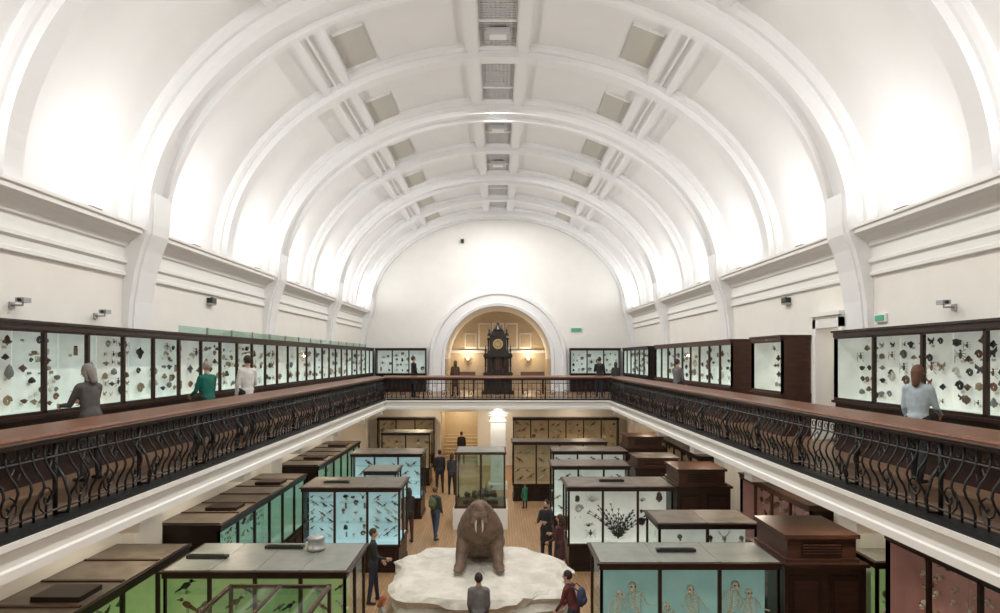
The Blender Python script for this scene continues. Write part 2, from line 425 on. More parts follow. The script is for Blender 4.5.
def bug(b,x,z,s,m,y=.05):
    b.ell((x,y,z+.45*s),(.16*s,.1*s,.3*s),m); b.ell((x,y,z+.8*s),(.1*s,.08*s,.1*s),m)
    for k in (-1,1):
        for j in range(4):
            a=.6-.45*j
            b.tube([(x,y,z+.5*s),(x+k*.35*s,y+.03,z+(.55+.3*a)*s),(x+k*.6*s,y,z+(.45+.7*a)*s)],.022*s,m,3)
def moth(b,x,z,s,m,y=.04):
    b.ell((x,y,z+.5*s),(.05*s,.05*s,.22*s),SP[0])
    for k in (-1,1):
        b.add([(x,y,z+.6*s),(x+k*.5*s,y+.01,z+.95*s),(x+k*.55*s,y+.01,z+.6*s),(x+k*.3*s,y,z+.45*s),(x,y,z+.45*s)],[(0,1,2,3,4)],m)
        b.add([(x,y,z+.45*s),(x+k*.3*s,y,z+.45*s),(x+k*.38*s,y+.01,z+.15*s),(x+k*.1*s,y,z+.2*s)],[(0,1,2,3)],m)
def skull(b,x,z,s,m,y=.12):
    b.ell((x,y,z+.6*s),(.3*s,.3*s,.3*s),m,ICO2); b.ell((x,y+.22*s,z+.4*s),(.17*s,.24*s,.16*s),m)
    b.ell((x,y+.2*s,z+.2*s),(.16*s,.2*s,.07*s),m)
    for k in (-1,1): b.ell((x+k*.12*s,y+.27*s,z+.58*s),(.07*s,.05*s,.07*s),SP[0])
def antlers(b,x,z,s,m,y=.12):
    skull(b,x,z,s*.6,m,y)
    for k in (-1,1):
        b.tube([(x+k*.08*s,y,z+.5*s),(x+k*.35*s,y,z+.75*s),(x+k*.42*s,y,z+1.15*s)],[.04*s,.03*s,.01*s],m,4)
        b.tube([(x+k*.35*s,y,z+.75*s),(x+k*.55*s,y,z+.95*s)],[.03*s,.01*s],m,4)
def lump(b,x,z,s,m,y=.06):
    q=R.uniform(0,6); k=[R.uniform(.1,.25) for _ in range(3)]
    a,c=R.uniform(.25,.42),R.uniform(.25,.45)
    vs=[]
    for p in ICO2[0]:
        r=1+k[0]*math.sin(3*p[0]+q)+k[1]*math.sin(5*p[2]+q*2)+k[2]*math.cos(4*p[1]+3*p[0])
        vs.append((x+p[0]*s*a*r,y+p[1]*.05*r,z+s*.45+p[2]*s*c*r))
    b.add(vs,ICO2[1],m,True)
def jar(b,x,z,s,m,y=.1):
    r=.16*s; b.lathe((x,y,z),[(r,0),(r*1.05,.02*s),(r*1.05,.6*s),(r*.8,.68*s),(r*.8,.72*s)],SP[2],8); b.lathe((x,y,z+.72*s),[(r*.9,0),(r*.9,.1*s)],m,8)
def coral(b,x,z,s,m,y=.07):
    for i in range(6):
        a=-1.1+2.2*i/5; l=s*R.uniform(.5,.9); p1=(x+math.sin(a)*l*.5,y,z+math.cos(a)*l*.5); 
        b.tube([(x,y,z),p1,(x+math.sin(a*1.3)*l,y+.02,z+l*math.cos(a*1.1))],[.05*s,.035*s,.02*s],m,4)
        b.tube([p1,(x+math.sin(a+.7)*l*.85,y,z+l*.8)],[.03*s,.015*s],m,4)
def fern(b,x,z,s,m,y=.2):
    for i in range(19):
        a=-1.2+2.4*i/18+R.uniform(-.1,.1); ss=s*R.uniform(.6,1.0); bend=R.uniform(.1,.5)
        pts=[(x+math.sin(a)*ss*t*.55+math.sin(a)*t*t*bend*ss,y+.1*math.cos(i*2.1)*t,z+ss*(t*math.cos(a*.6)-bend*.35*t*t)) for t in np.linspace(0,1,7)]
        b.tube(pts,.007,m,3)
        for j in range(1,7):
            p=Vector(pts[j]); q=Vector(pts[j-1]); d=(p-q).normalized(); w=Vector((d.z,0,-d.x)); l=.07*s*(1-j/10)
            for k in (-1,1): b.add([tuple(p),tuple(p+w*k*l+d*l*.9),tuple(p-d*.05*s+w*k*l*.25)],[(0,1,2)],m)
def skeleton(b,x,z,s,m,y=.25):
    g=R.choice((-1,1)); hn=R.uniform(.04,.22)
    sp=[(x+g*(hn*math.sin(t*2.2))*s,y,z+(.35+.55*t)*s) for t in np.linspace(0,1,8)]
    b.tube(sp,.026*s,m,5)
    def sx(t): return x+g*hn*math.sin(t*2.2)*s
    for i in range(7):
        t=.3+.1*i; zz=z+(.35+.55*t)*s; r=(.10+.025*math.sin(i*.5))*s
        b.tube([(sx(t)+r*math.cos(q),y+.06*s+.8*r*math.sin(q),zz-.03*s*math.sin(q)) for q in np.linspace(-.5,3.64,9)],.009*s,m,4)
    hx=sx(1)+g*.06*s
    b.ell((hx,y+.05*s,z+.98*s),(.085*s,.095*s,.085*s),m,ICO2); b.ell((hx+g*.03*s,y+.14*s,z+.93*s),(.05*s,.07*s,.045*s),m)
    for k in (-1,1): b.ell((hx+k*.034*s,y+.13*s,z+.985*s),(.02*s,.02*s,.02*s),SP[0])
    b.ell((x,y,z+.36*s),(.11*s,.05*s,.07*s),m)
    for k in (-1,1):
        l=R.uniform(.1,.3)
        b.tube([(sx(.9)+k*.12*s,y,z+.82*s),(sx(.9)+k*.24*s,y+.06*s,z+.62*s),(x+k*l*s,y+.2*s,z+(.35+l)*s)],[.02*s,.015*s,.018*s],m,5)
        b.tube([(sx(.9),y,z+.84*s),(sx(.9)+k*.13*s,y,z+.83*s)],.012*s,m,4)
        b.tube([(x+k*.08*s,y,z+.34*s),(x+k*.17*s,y+.1*s,z+.2*s),(x+k*.1*s,y,z+.03*s),(x+k*.1*s,y+.1*s,z+.01*s)],[.024*s,.018*s,.018*s,.014*s],m,5)
def fill(b,o,u,nv,w,h,kind,dens=1.0):
    b.M=fr(o,u,nv)
    if kind=='fern':
        k=max(1,int(w/.8))
        for i in range(k): fern(b,w*(i+.5)/k,0,h*.9,SP[0],.15)
        b.M=None; return
    if kind=='skeleton':
        k=max(1,int(w/.42))
        for i in range(k): skeleton(b,w*(i+.5)/k,.05+h*R.uniform(.1,.25),h*.62*R.uniform(.7,1.05),M_ivory,.12)
        b.box(0,w,0,.4,0,.04,M_white)
        b.M=None; return
    cell={'bird':.24,'shell':.17,'bug':.2,'moth':.14,'skull':.24,'mix':.24,'big':.34}[kind]/math.sqrt(dens)
    nx=max(1,int(w/cell)); nz=max(1,int(h/cell))
    for i in range(nx):
        for j in range(nz):
            if R.random()<.16: continue
            x=(i+.5+R.uniform(-.25,.25))*w/nx; z=j*h/nz+.03+R.uniform(-.03,.05); s=cell*R.uniform(.45,1.0)
            kd=kind
            if kind=='big': kd=R.choice(('lump','coral','shell','lump','skull','plate','jar','bug'))
            if kind=='mix': kd=R.choice(('shell','bug','lump','skull','jar','coral','lump','plate'))
            if kind=='shell': kd=R.choice(('shell','lump','lump','plate','coral'))
            if kind=='bug': kd=R.choice(('bug','moth','lump','shell','lump'))
            m=R.choice(SP[:7])
            if kd=='bird': bird(b,x,z,s,R.choice(SP[:6]),.1)
            elif kd=='shell': shell(b,x,z,s,m)
            elif kd=='jar': jar(b,x,z,s,SP[0])
            elif kd=='bug': bug(b,x,z,s,R.choice((SP[0],SP[6],SP[1],SP[5])))
            elif kd=='moth': moth(b,x,z,s,m)
            elif kd=='coral': coral(b,x,z,s,R.choice((SP[0],SP[1],SP[4],SP[3])))
            elif kd=='skull': (antlers if R.random()<.15 else skull)(b,x,z,s,M_ivory if R.random()<.6 else SP[2],.08)
            elif kd=='lump': lump(b,x,z,s,R.choice((SP[0],SP[1],SP[2],SP[3],SP[6])))
            else: b.box(x-s*.35,x+s*.35,.01,.03,z,z+s*R.uniform(.3,.7),R.choice((SP[8],SP[2],SP[3])))
            if R.random()<.35: b.box(x-.04,x+.04,.01,.015,z-.02,z+.02,SP[8])
    b.M=None
# ---------------------------------------------------------------- wall showcases
def wall_case(s_,xf,xb,ya,yb,zf,zb0,zt,kinds,inter,name='wall_display_case',pw=1.03,wd=None,endwood=False,base=True,roof=None,d0=.8):
    wd=wd or M_wood; par=empty(name); b=B()
    n=max(1,round((yb-ya)/pw)); st=(yb-ya)/n
    if base:
        b.box(s_*(xf+.03),s_*xb,ya,yb,zf,zb0-.06,wd)
        b.box(s_*(xf+.06),s_*xb,ya+.02,yb-.02,zf,zf+.1,M_woodd)
        for i in range(n):
            y=ya+i*st; b.box(s_*(xf+.012),s_*(xf+.04),y+.1,y+st-.1,zf+.2,zb0-.2,M_woodd)
    b.box(s_*(xf-.04),s_*xb,ya-.02,yb+.02,zb0-.07,zb0-.02,wd)
    b.box(s_*(xf-.02),s_*xb,ya,yb,zt+.0,zt+.09,wd); b.box(s_*(xf-.05),s_*xb,ya-.03,yb+.03,zt+.09,zt+.13,wd)
    if roof:
        b.box(s_*(xf),s_*(xb-.05),ya+.03,yb-.03,zt+.13,zt+.145,roof)
        for i in range(0,n):
            y=ya+i*st; b.box(s_*(xf+.02),s_*(xb-.06),y-.02 if i else y+.03,y+.05,zt+.145,zt+.17,M_brown)
            if i%3==1: b.box(s_*(xf+.15),s_*(xb-.5),y+.2,y+.75,zt+.145,zt+.22,M_woodd)
    b.box(s_*xf,s_*(xf+.05),ya,yb,zb0-.03,zb0+.03,wd); b.box(s_*xf,s_*(xf+.05),ya,yb,zt-.03,zt+.01,wd)
    for i in range(n+1):
        y=ya+i*st; a=max(ya,y-.03); c=min(yb,y+.03); b.box(s_*xf,s_*(xf+.06),a,c,zb0,zt,wd)
    b.box(s_*xf,s_*xb,ya,ya+.03,zb0-.02,zt,wd if endwood else M_woodd); b.box(s_*xf,s_*xb,yb-.03,yb,zb0-.02,zt,wd)
    b.build('frame',par)
    b=B()
    for i in range(n):
        y=ya+i*st; it=inter[i%len(inter)]
        b.box(s_*(xb-.08),s_*(xb-.02),y+.01,y+st-.01,zb0,zt,it); b.box(s_*(xf+.06),s_*(xb-.08),y+.03,y+st-.01,zb0-.02,zb0+.01,I_white if zf>1 else it)
    b.box(s_*(xf+.065),s_*(xb-.02),yb-.045,yb-.032,zb0,zt-.005,inter[0]); b.box(s_*(xf+.065),s_*(xb-.02),ya+.032,ya+.045,zb0,zt-.005,inter[0])
    b.build('lit_back_panel',par)
    b=B()
    for i in range(n):
        y=ya+i*st
        b.add([(s_*(xf+.02),y+.03,zb0+.03),(s_*(xf+.02),y+st-.03,zb0+.03),(s_*(xf+.02),y+st-.03,zt-.03),(s_*(xf+.02),y+.03,zt-.03)],[(0,1,2,3)],M_glass)
    b.build('glass',par)
    b=B(); 
    for i in range(n):
        y=ya+i*st; kd=kinds[i%len(kinds)]
        fill(b,(s_*(xb-.085),y+.08,zb0+.06),(0,1,0),(-s_,0,0),st-.16,zt-zb0-.12,kd,d0 if ya+i*st<20 else .5)
    b.build('specimens',par)
KL=['big','mix','big','bug','mix','shell','big','bug']
wall_case(-1,6.6,7.18,4.6,35.4,G,5.0,6.2,KL,[I_white,I_pale,I_white],pw=1.03,d0=1.25)
wall_case(1,6.6,7.18,5.0,13.1,G,5.0,6.2,['bug','shell','big','bug','bug'],[I_pale],pw=1.35,d0=.9)
wall_case(1,6.5,7.18,15.3,17.1,G,5.0,6.2,['shell'],[I_pale],pw=1.8,wd=M_brown,endwood=True)
wall_case(1,6.5,7.18,18.6,27.6,G,5.0,6.2,['shell','bug','mix'],[I_white],pw=1.05,wd=M_brown,endwood=True)
wall_case(1,6.6,7.18,29.3,35.2,G,5.0,6.2,['shell','bird','mix'],[I_white],pw=1.05,wd=M_woodd)
b=B()
for i in range(14):
    y=13.9+1.4*i
    b.box(-6.66,-6.65,y,y+1.36,6.335,6.48,M_gglass); b.box(-6.68,-6.63,y+1.36,y+1.4,6.335,6.49,M_metal)
b.build('glass_ledge_screen')
def end_case(x0,x1,yf,yb,zf,zb0,zt,kinds,inter,pw=1.0,name='wall_display_case',wd=None,dens=.6):
    wd=wd or M_woodd; par=empty(name); b=B(); n=max(1,round((x1-x0)/pw)); st=(x1-x0)/n
    b.box(x0,x1,yf+.03,yb,zf,zb0-.06,wd); b.box(x0-.02,x1+.02,yf-.03,yb,zb0-.07,zb0-.02,wd)
    b.box(x0-.02,x1+.02,yf-.03,yb,zt,zt+.13,wd)
    for i in range(n+1):
        x=x0+i*st; b.box(max(x0,x-.03),min(x1,x+.03),yf,yf+.06,zb0-.03,zt,wd)
    b.box(x0,x0+.03,yf,yb,zb0-.03,zt,wd); b.box(x1-.03,x1,yf,yb,zb0-.03,zt,wd)
    b.build('frame',par); b=B()
    b.box(x0+.03,x1-.03,yb-.08,yb-.02,zb0,zt,inter); b.build('lit_back_panel',par)
    b=B()
    for i in range(n):
        x=x0+i*st; b.add([(x+.03,yf+.02,zb0),(x+st-.03,yf+.02,zb0),(x+st-.03,yf+.02,zt),(x+.03,yf+.02,zt)],[(0,1,2,3)],M_glass)
    b.build('glass',par); b=B()
    for i in range(n):
        x=x0+i*st; fill(b,(x+.06,yb-.085,zb0+.06),(1,0,0),(0,-1,0),st-.12,zt-zb0-.12,kinds[i%len(kinds)],dens)
    b.build('specimens',par)
end_case(-6.5,-3.85,35.4,35.98,G,5.0,6.2,['mix','shell'],I_white)
end_case(3.85,6.5,35.4,35.98,G,5.0,6.2,['shell','mix'],I_white)
def lid_box(par,x0,x1,y0,y1,z,h,wd):
    b=B(); b.box(x0,x1,y0,y1,z,z+h*.86,wd); b.box(x0-.05,x1+.05,y0-.05,y1+.05,z+h*.86,z+h,wd); b.box(x0-.04,x1+.04,y0-.04,y1+.04,z,z+.06,wd)
    b.box(x0+.25,x1-.25,y0-.012,y0,z+h*.25,z+h*.7,M_woodd)
    for i in range(4):
        zz=z+h*(.3+.1*i); b.box(x0+.27,x1-.27,y0-.03,y0-.01,zz,zz+.02,wd)
    b.build('vent_lid',par)
def showcase(x0,x1,y0,y1,zt,zb0,inter,kind,nx=2,ny=1,roof=None,wd=None,aisle=0,core=.5,name='freestanding_display_case',dens=.7,fkinds=None,lid=None):
    wd=wd or M_wood; roof=roof or M_roofg; par=empty(name); b=B()
    b.box(x0+.03,x1-.03,y0+.03,y1-.03,0,zb0-.05,wd); b.box(x0,x1,y0,y1,0,.12,M_woodd); b.box(x0-.02,x1+.02,y0-.02,y1+.02,zb0-.06,zb0,wd)
    for i in range(nx):
        a=x0+(x1-x0)*i/nx; c=x0+(x1-x0)*(i+1)/nx; b.box(a+.12,c-.12,y0+.01,y0+.04,.2,zb0-.14,M_woodd)
    b.box(x0-.02,x1+.02,y0-.02,y1+.02,zt-.12,zt-.03,wd); b.box(x0-.06,x1+.06,y0-.06,y1+.06,zt-.03,zt,wd)
    b.box(x0,x1,y0,y1,zt,zt+.012,roof)
    for i in range(1,nx): 
        a=x0+(x1-x0)*i/nx; b.box(a-.02,a+.02,y0,y1,zt+.012,zt+.02,roof)
    for i in range(nx+1):
        x=x0+(x1-x0)*i/nx
        for yy in (y0,y1-.05): b.box(max(x0,x-.03),min(x1,x+.03),yy,yy+.05,zb0,zt-.12,wd)
    for i in range(ny+1):
        y=y0+(y1-y0)*i/ny
        for xx in (x0,x1-.05): b.box(xx,xx+.05,max(y0,y-.03),min(y1,y+.03),zb0,zt-.12,wd)
    b.build('frame',par)
    b=B(); e=.03
    for q in ([(x0+.05,y0+e),(x1-.05,y0+e)],[(x0+.05,y1-e),(x1-.05,y1-e)],[(x0+e,y0+.05),(x0+e,y1-.05)],[(x1-e,y0+.05),(x1-e,y1-.05)]):
        (xa,ya),(xb,yb)=q; b.add([(xa,ya,zb0),(xb,yb,zb0),(xb,yb,zt-.12),(xa,ya,zt-.12)],[(0,1,2,3)],M_glass)
    b.build('glass',par)
    b=B(); c=min(core,(y1-y0)*.42,(x1-x0)*.42)
    b.box(x0+c,x1-c,y0+c,y1-c,zb0+.01,zt-.13,inter)
    b.box(x0+.05,x1-.05,y0+.05,y1-.05,zb0,zb0+.01,inter)
    b.box(x0+.06,x0+c,y0+c,y0+c+.02,zb0,zt-.13,inter); b.box(x1-c,x1-.06,y0+c,y0+c+.02,zb0,zt-.13,inter)
    b.build('lit_core',par)
    b=B()
    for i in range(nx):
        a=x0+(x1-x0)*i/nx; cc=x0+(x1-x0)*(i+1)/nx; kd=(fkinds or [kind])[i%len(fkinds or [kind])]
        fill(b,(a+.08,y0+c-.005,zb0+.05),(1,0,0),(0,-1,0),cc-a-.16,zt-zb0-.28,kd,dens)
        if kind=='bird':
            for zz in (.35,.7): b.box(a+.07,cc-.07,y0+.2,y0+c,zb0+(zt-zb0)*zz-.008,zb0+(zt-zb0)*zz,M_glass)
    if aisle:
        for i in range(ny):
            a=y0+(y1-y0)*i/ny; cc=y0+(y1-y0)*(i+1)/ny
            if i==0: a+=c
            if cc-a<.3: continue
            kk=kind if kind!='skeleton' else 'skull'
            if aisle>0: fill(b,(x1-c+.005,a+.08,zb0+.05),(0,1,0),(1,0,0),cc-a-.16,zt-zb0-.28,kk,dens)
            else: fill(b,(x0+c-.005,a+.08,zb0+.05),(0,1,0),(-1,0,0),cc-a-.16,zt-zb0-.28,kk,dens)
    b.build('specimens',par)
    if lid: lid_box(par,*lid[:4],zt+.012,lid[4],M_brown)
    return par
# left side
showcase(-5.5,-2.5,10.95,12.55,2.3,.8,I_lime,'bird',4,2,roof=M_roofg,aisle=1)
wall_case(-1,5.8,7.15,8.2,12.5,0,.8,2.18,['bird'],[I_lime],name='ground_display_case',wd=M_woodd,roof=M_roofb)
wall_case(-1,5.8,7.15,13.9,20.1,0,.8,2.18,['bird','moth'],[I_green],name='ground_display_case',wd=M_woodd,roof=M_roofb)
wall_case(-1,5.8,7.15,21.5,28.0,0,.8,2.18,['bird','moth'],[I_green],name='ground_display_case',wd=M_woodd,roof=M_roofb)
showcase(-5.3,-2.65,18.0,19.6,2.3,.75,I_blue,'bird',3,2,roof=M_roofb,aisle=1,dens=1.4,fkinds=['bird','mix','bird'])
showcase(-5.3,-2.75,24.0,25.4,2.35,.75,I_blue,'bird',3,2,aisle=1,roof=M_roofb)
showcase(-5.3,-3.1,30.3,31.6,2.4,.8,I_tan,'mix',2,1,aisle=1)
showcase(-4.2,-3.2,20.9,22.1,2.25,.75,I_teal,'bird',1,1,aisle=1)
# right side
showcase(1.75,4.82,11.4,12.6,2.3,.5,I_teal,'skeleton',3,1,aisle=-1,core=.6)
showcase(3.35,5.4,13.9,15.1,2.35,.8,I_pale,'skull',2,1,aisle=-1,roof=M_roofb)
showcase(1.9,4.75,18.1,19.6,2.3,.75,I_pale,'fern',3,2,aisle=-1,fkinds=['mix','fern','mix'],roof=M_roofb)
showcase(1.75,4.2,21.3,22.6,2.35,.75,I_white,'bird',3,1,aisle=-1,roof=M_roofb)
showcase(2.0,4.7,24.3,25.6,2.4,.75,I_pale,'bird',3,1,aisle=-1,roof=M_roofb)
showcase(.6,4.4,27.0,28.2,2.4,.7,I_tan,'bird',4,1,aisle=-1,roof=M_roofb)
def cabinet(x0,x1,y0,y1,h,lh,name='mahogany_cabinet'):
    par=empty(name); b=B(); b.box(x0,x1,y0,y1,0,h-.06,M_wood); b.box(x0-.04,x1+.05,y0-.05,y1+.05,h-.06,h,M_wood); b.box(x0-.03,x1+.03,y0-.03,y1+.03,0,.15,M_woodd)
    n=2
    for i in range(n):
        a=x0+(x1-x0)*i/n; c=x0+(x1-x0)*(i+1)/n; b.box(a+.08,c-.08,y0-.02,y0,.25,h-.2,M_woodd); b.box(a+.15,c-.15,y0-.03,y0-.015,.35,h-.3,M_wood)
    b.build('body',par)
    if lh: lid_box(par,x0+.08,x1-.12,y0+.1,y1-.05,h,lh,M_brown)
cabinet(4.95,6.35,11.5,13.0,2.25,.48)
cabinet(4.88,6.35,18.2,19.7,2.3,.45)
cabinet(4.85,6.35,25.2,26.6,2.4,.42)
cabinet(4.4,5.9,21.3,22.6,2.3,.3)
wall_case(1,6.45,7.15,6.8,11.1,0,1.0,2.8,['skull','big','skull'],[I_pink],name='ground_display_case',wd=M_woodd)
wall_case(1,6.5,7.15,13.9,17.9,0,1.0,2.6,['skull','mix'],[I_pink],name='ground_display_case',wd=M_brown)
wall_case(1,6.5,7.15,21.5,28,0,.8,2.5,['bird','mix'],[I_tan],name='ground_display_case',wd=M_woodd)
showcase(6.5,7.12,11.45,12.2,2.3,.8,I_lime,'skull',1,1,core=.3)
end_case(.8,6.4,35.3,35.95,0,.7,2.5,['bird','mix'],I_tan,name='ground_display_case')
end_case(-6.4,-3.4,35.3,35.95,0,.7,2.5,['bird','mix'],I_tan,name='ground_display_case')
# glass-lid case, near left
par=empty('glass_topped_display_case'); b=B()
x0,x1,y0,y1,zt=-4.1,-2.55,9.0,10.2,2.34
b.box(x0+.03,x1-.03,y0+.03,y1-.03,0,1.2,M_wood)
for x in (x0,x1-.05):
    for y in (y0,y1-.05): b.box(x,x+.05,y,y+.05,0,zt,M_brown)
for z in (1.2,zt-.05):
    b.box(x0,x1,y0,y0+.05,z,z+.05,M_brown); b.box(x0,x1,y1-.05,y1,z,z+.05,M_brown); b.box(x0,x0+.05,y0,y1,z,z+.05,M_brown); b.box(x1-.05,x1,y0,y1,z,z+.05,M_brown)
b.box((x0+x1)/2-.02,(x0+x1)/2+.02,y0,y1,zt-.04,zt,M_brown); b.build('frame',par)
b=B(); b.add([(x0+.05,y0+.05,zt-.01),(x1-.05,y0+.05,zt-.01),(x1-.05,y1-.05,zt-.01),(x0+.05,y1-.05,zt-.01)],[(0,1,2,3)],M_gglass)
for q in ([(x0+.05,y0+.02),(x1-.05,y0+.02)],[(x0+.05,y1-.02),(x1-.05,y1-.02)],[(x0+.02,y0+.05),(x0+.02,y1-.05)],[(x1-.02,y0+.05),(x1-.02,y1-.05)]):
    (xa,ya),(xb,yb)=q; b.add([(xa,ya,1.25),(xb,yb,1.25),(xb,yb,zt-.05),(xa,ya,zt-.05)],[(0,1,2,3)],M_glass)
b.build('glass',par)
b=B(); b.box(x0+.05,x1-.05,y0+.05,y1-.05,1.25,1.27,M_roofb)
for i in range(6): bird(b,x0+.25+.22*i,1.27,.36,SP[i%6],y0+.3+.1*(i%4))
b.build('specimens',par)
def top_clutter(kind,x,y,z,nm):
    b=B()
    if kind=='tray': b.box(x-.35,x+.35,y-.06,y+.06,z,z+.05,M_blk); b.box(x-.3,x+.3,y-.03,y+.03,z+.05,z+.06,M_blk)
    else:
        b.lathe((x,y,z),[(.16,0),(.17,.05),(.15,.06),(.15,.2),(.17,.22),(.1,.25),(.02,.26)],M_metal,16)
    b.build(nm)
for q in (('tray',-3.9,12.2,'power_strip'),('tray',-5.05,11.6,'power_strip'),('drum',-3.3,12.1,'ventilation_canister'),('tray',3.2,12.0,'power_strip'),('tray',-4.5,18.6,'power_strip'),('tray',3.2,18.8,'power_strip')):
    top_clutter(q[0],q[1],q[2],2.325,q[3])
# central glass case
par=empty('tall_glass_display_case'); b=B(); x0,x1,y0,y1,zt=-1.45,.25,22.6,24.1,2.6
b.box(x0-.08,x1+.08,y0-.08,y1+.08,0,.7,M_white); b.box(x0-.03,x1+.03,y0-.03,y1+.03,.7,.78,M_brown); b.box(x0-.03,x1+.03,y0-.03,y1+.03,zt-.08,zt,M_brown)
for x in (x0,x1-.05):
    for y in (y0,y1-.05): b.box(x,x+.05,y,y+.05,.78,zt-.08,M_brown)
for y in (y0,y1-.05): b.box((x0+x1)/2-.02,(x0+x1)/2+.02,y,y+.05,.78,zt-.08,M_brown)
b.box(x0+.03,x1-.03,y0+.03,y1-.03,zt,zt+.01,M_roofg); b.build('frame',par)
b=B()
for q in ([(x0+.05,y0+.02),(x1-.05,y0+.02)],[(x0+.05,y1-.02),(x1-.05,y1-.02)],[(x0+.02,y0+.05),(x0+.02,y1-.05)],[(x1-.02,y0+.05),(x1-.02,y1-.05)]):
    (xa,ya),(xb,yb)=q; b.add([(xa,ya,.78),(xb,yb,.78),(xb,yb,zt-.08),(xa,ya,zt-.08)],[(0,1,2,3)],M_gglass)
b.build('glass',par)
b=B(); cx,cy=-.6,23.3
b.box(cx-.6,cx+.6,cy-.45,cy+.45,.78,.9,M_woodd)
for i in range(5): lump(b,cx-.45+.22*i,.9,.34,SP[(0,1,3,0,1)[i]],cy-.1+.06*(i%3))
coral(b,cx+.1,1.0,.5,SP[1],cy+.1)
b.build('specimens',par)
# ---------------------------------------------------------------- iceberg plinth
M_ice=mat('iceberg_plaster',(.64,.61,.54),.75,noise=.16,nscale=2.5,bump=1.0,bscale=5)
def hsh(a,bb): 
    v=math.sin(a*12.9898+bb*78.233)*43758.5453; return v-math.floor(v)
b=B(); cx,cy=-.42,15.35; n=64; rings=[(1.0,.0),(1.03,.12),(.97,.2),(1.05,.32),(.98,.45),(1.04,.6),(1.0,.68),(1.06,.8),(1.0,.9),(.93,.96),(.82,1.0),(.66,.99),(.48,1.02),(.3,1.0),(.1,1.0)]
vs=[];fs=[]
def blob(t):
    c_,s_=math.cos(t),math.sin(t); e=3.2
    r=1/((abs(c_/1.92)**e+abs(s_/1.82)**e)**(1/e)); return r*(1+.03*math.sin(3*t+1)+.03*math.sin(7*t)+.02*math.sin(11*t+2))
for j,(k,z) in enumerate(rings):
    for i in range(n):
        t=2*math.pi*i/n; r=blob(t)*k*(1+(.08*(hsh((i+j)//3,j)-.5) if j<9 else .03*(hsh(i//2,j)-.5)))
        zz=z+((.08 if j<11 else .05)*(hsh(i//3,j+9)-.5) if j>0 else 0)-(.03 if j>=10 else 0)
        vs.append((cx+r*math.cos(t),cy+r*math.sin(t),zz))
for j in range(len(rings)-1):
    for i in range(n): fs.append((j*n+i,j*n+(i+1)%n,(j+1)*n+(i+1)%n,(j+1)*n+i))
fs.append(tuple((len(rings)-1)*n+i for i in range(n)))
b.add(vs,fs,M_ice,False); b.build('iceberg_plinth')
# ---------------------------------------------------------------- remesh utility
def remesh(b,vox,smooth=4):
    ob=b.build('tmp_remesh'); md=ob.modifiers.new('r','REMESH'); md.mode='VOXEL'; md.voxel_size=vox
    ms=ob.modifiers.new('s','SMOOTH'); ms.factor=.5; ms.iterations=smooth
    dg=bpy.context.evaluated_depsgraph_get(); me=bpy.data.meshes.new_from_object(ob.evaluated_get(dg))
    nv=len(me.vertices); co=np.empty(nv*3); me.vertices.foreach_get('co',co); co=co.reshape(-1,3)
    fs=[tuple(p.vertices) for p in me.polygons]
    old=ob.data; bpy.data.objects.remove(ob); bpy.data.meshes.remove(old); bpy.data.meshes.remove(me)
    return co,fs
# ---------------------------------------------------------------- walrus
M_wal=mat('walrus_hide',(.155,.098,.067),.6,noise=.35,nscale=7,bump=.6,bscale=22)
M_wald=mat('walrus_whiskers',(.3,.22,.15),.8); M_tusk=mat('tusk_ivory',(.8,.74,.6),.35)
par=empty('walrus'); b=B()
ch=[((0,2.0,.28),.24),((0,1.5,.45),.42),((0,.9,.56),.53),((0,.35,.66),.56),((0,.05,.88),.49),((0,-.06,1.10),.38),((0,-.18,1.28),.27),((0,-.28,1.36),.20)]
for (p,r),(q,s) in zip(ch[:-1],ch[1:]): b.cap(p,q,r,s,M_wal,n=20)
b.cap((-.085,-.38,1.27),(-.085,-.45,1.23),.12,.10,M_wal); b.cap((.085,-.38,1.27),(.085,-.45,1.23),.12,.10,M_wal); b.cap((0,-.36,1.15),(0,-.40,1.13),.08,.06,M_wal)
for k in (-1,1):
    b.cap((k*.34,.05,.60),(k*.42,-.20,.28),.2,.14,M_wal); b.cap((k*.42,-.20,.26),(k*.43,-.40,.12),.13,.10,M_wal); b.cap((k*.43,-.36,.09),(k*.47,-.62,.06),.15,.11,M_wal,k=(1,1,.4))
    b.cap((k*.15,2.1,.2),(k*.4,2.25,.08),.14,.12,M_wal,k=(1,1,.5)); b.cap((k*.28,.3,.33),(k*.32,.9,.3),.26,.28,M_wal)
co,fs=remesh(b,.03,6)
b=B(); b.add([tuple(c) for c in co],fs,M_wal,True)
for k in (-1,1):
    b.tube([(k*.07,-.47,1.18),(k*.08,-.51,1.04),(k*.075,-.50,.94),(k*.065,-.46,.87)],[.025,.022,.016,.007],M_tusk,8)
    b.ell((k*.14,-.38,1.43),(.024,.024,.024),M_blk,ICO2); b.ell((k*.045,-.525,1.31),(.018,.012,.012),M_blk)
    for i in range(12):
        x=k*(.05+.01*i); b.tube([(x,-.53,1.26-.01*(i%4)*2),(x+k*.03,-.58,1.17-.02*(i%3)),(x+k*.03,-.58,1.11)],.004,M_wald,3)
wo=b.build('walrus_body',par)
wo.location=(-.42,15.4,1.02)
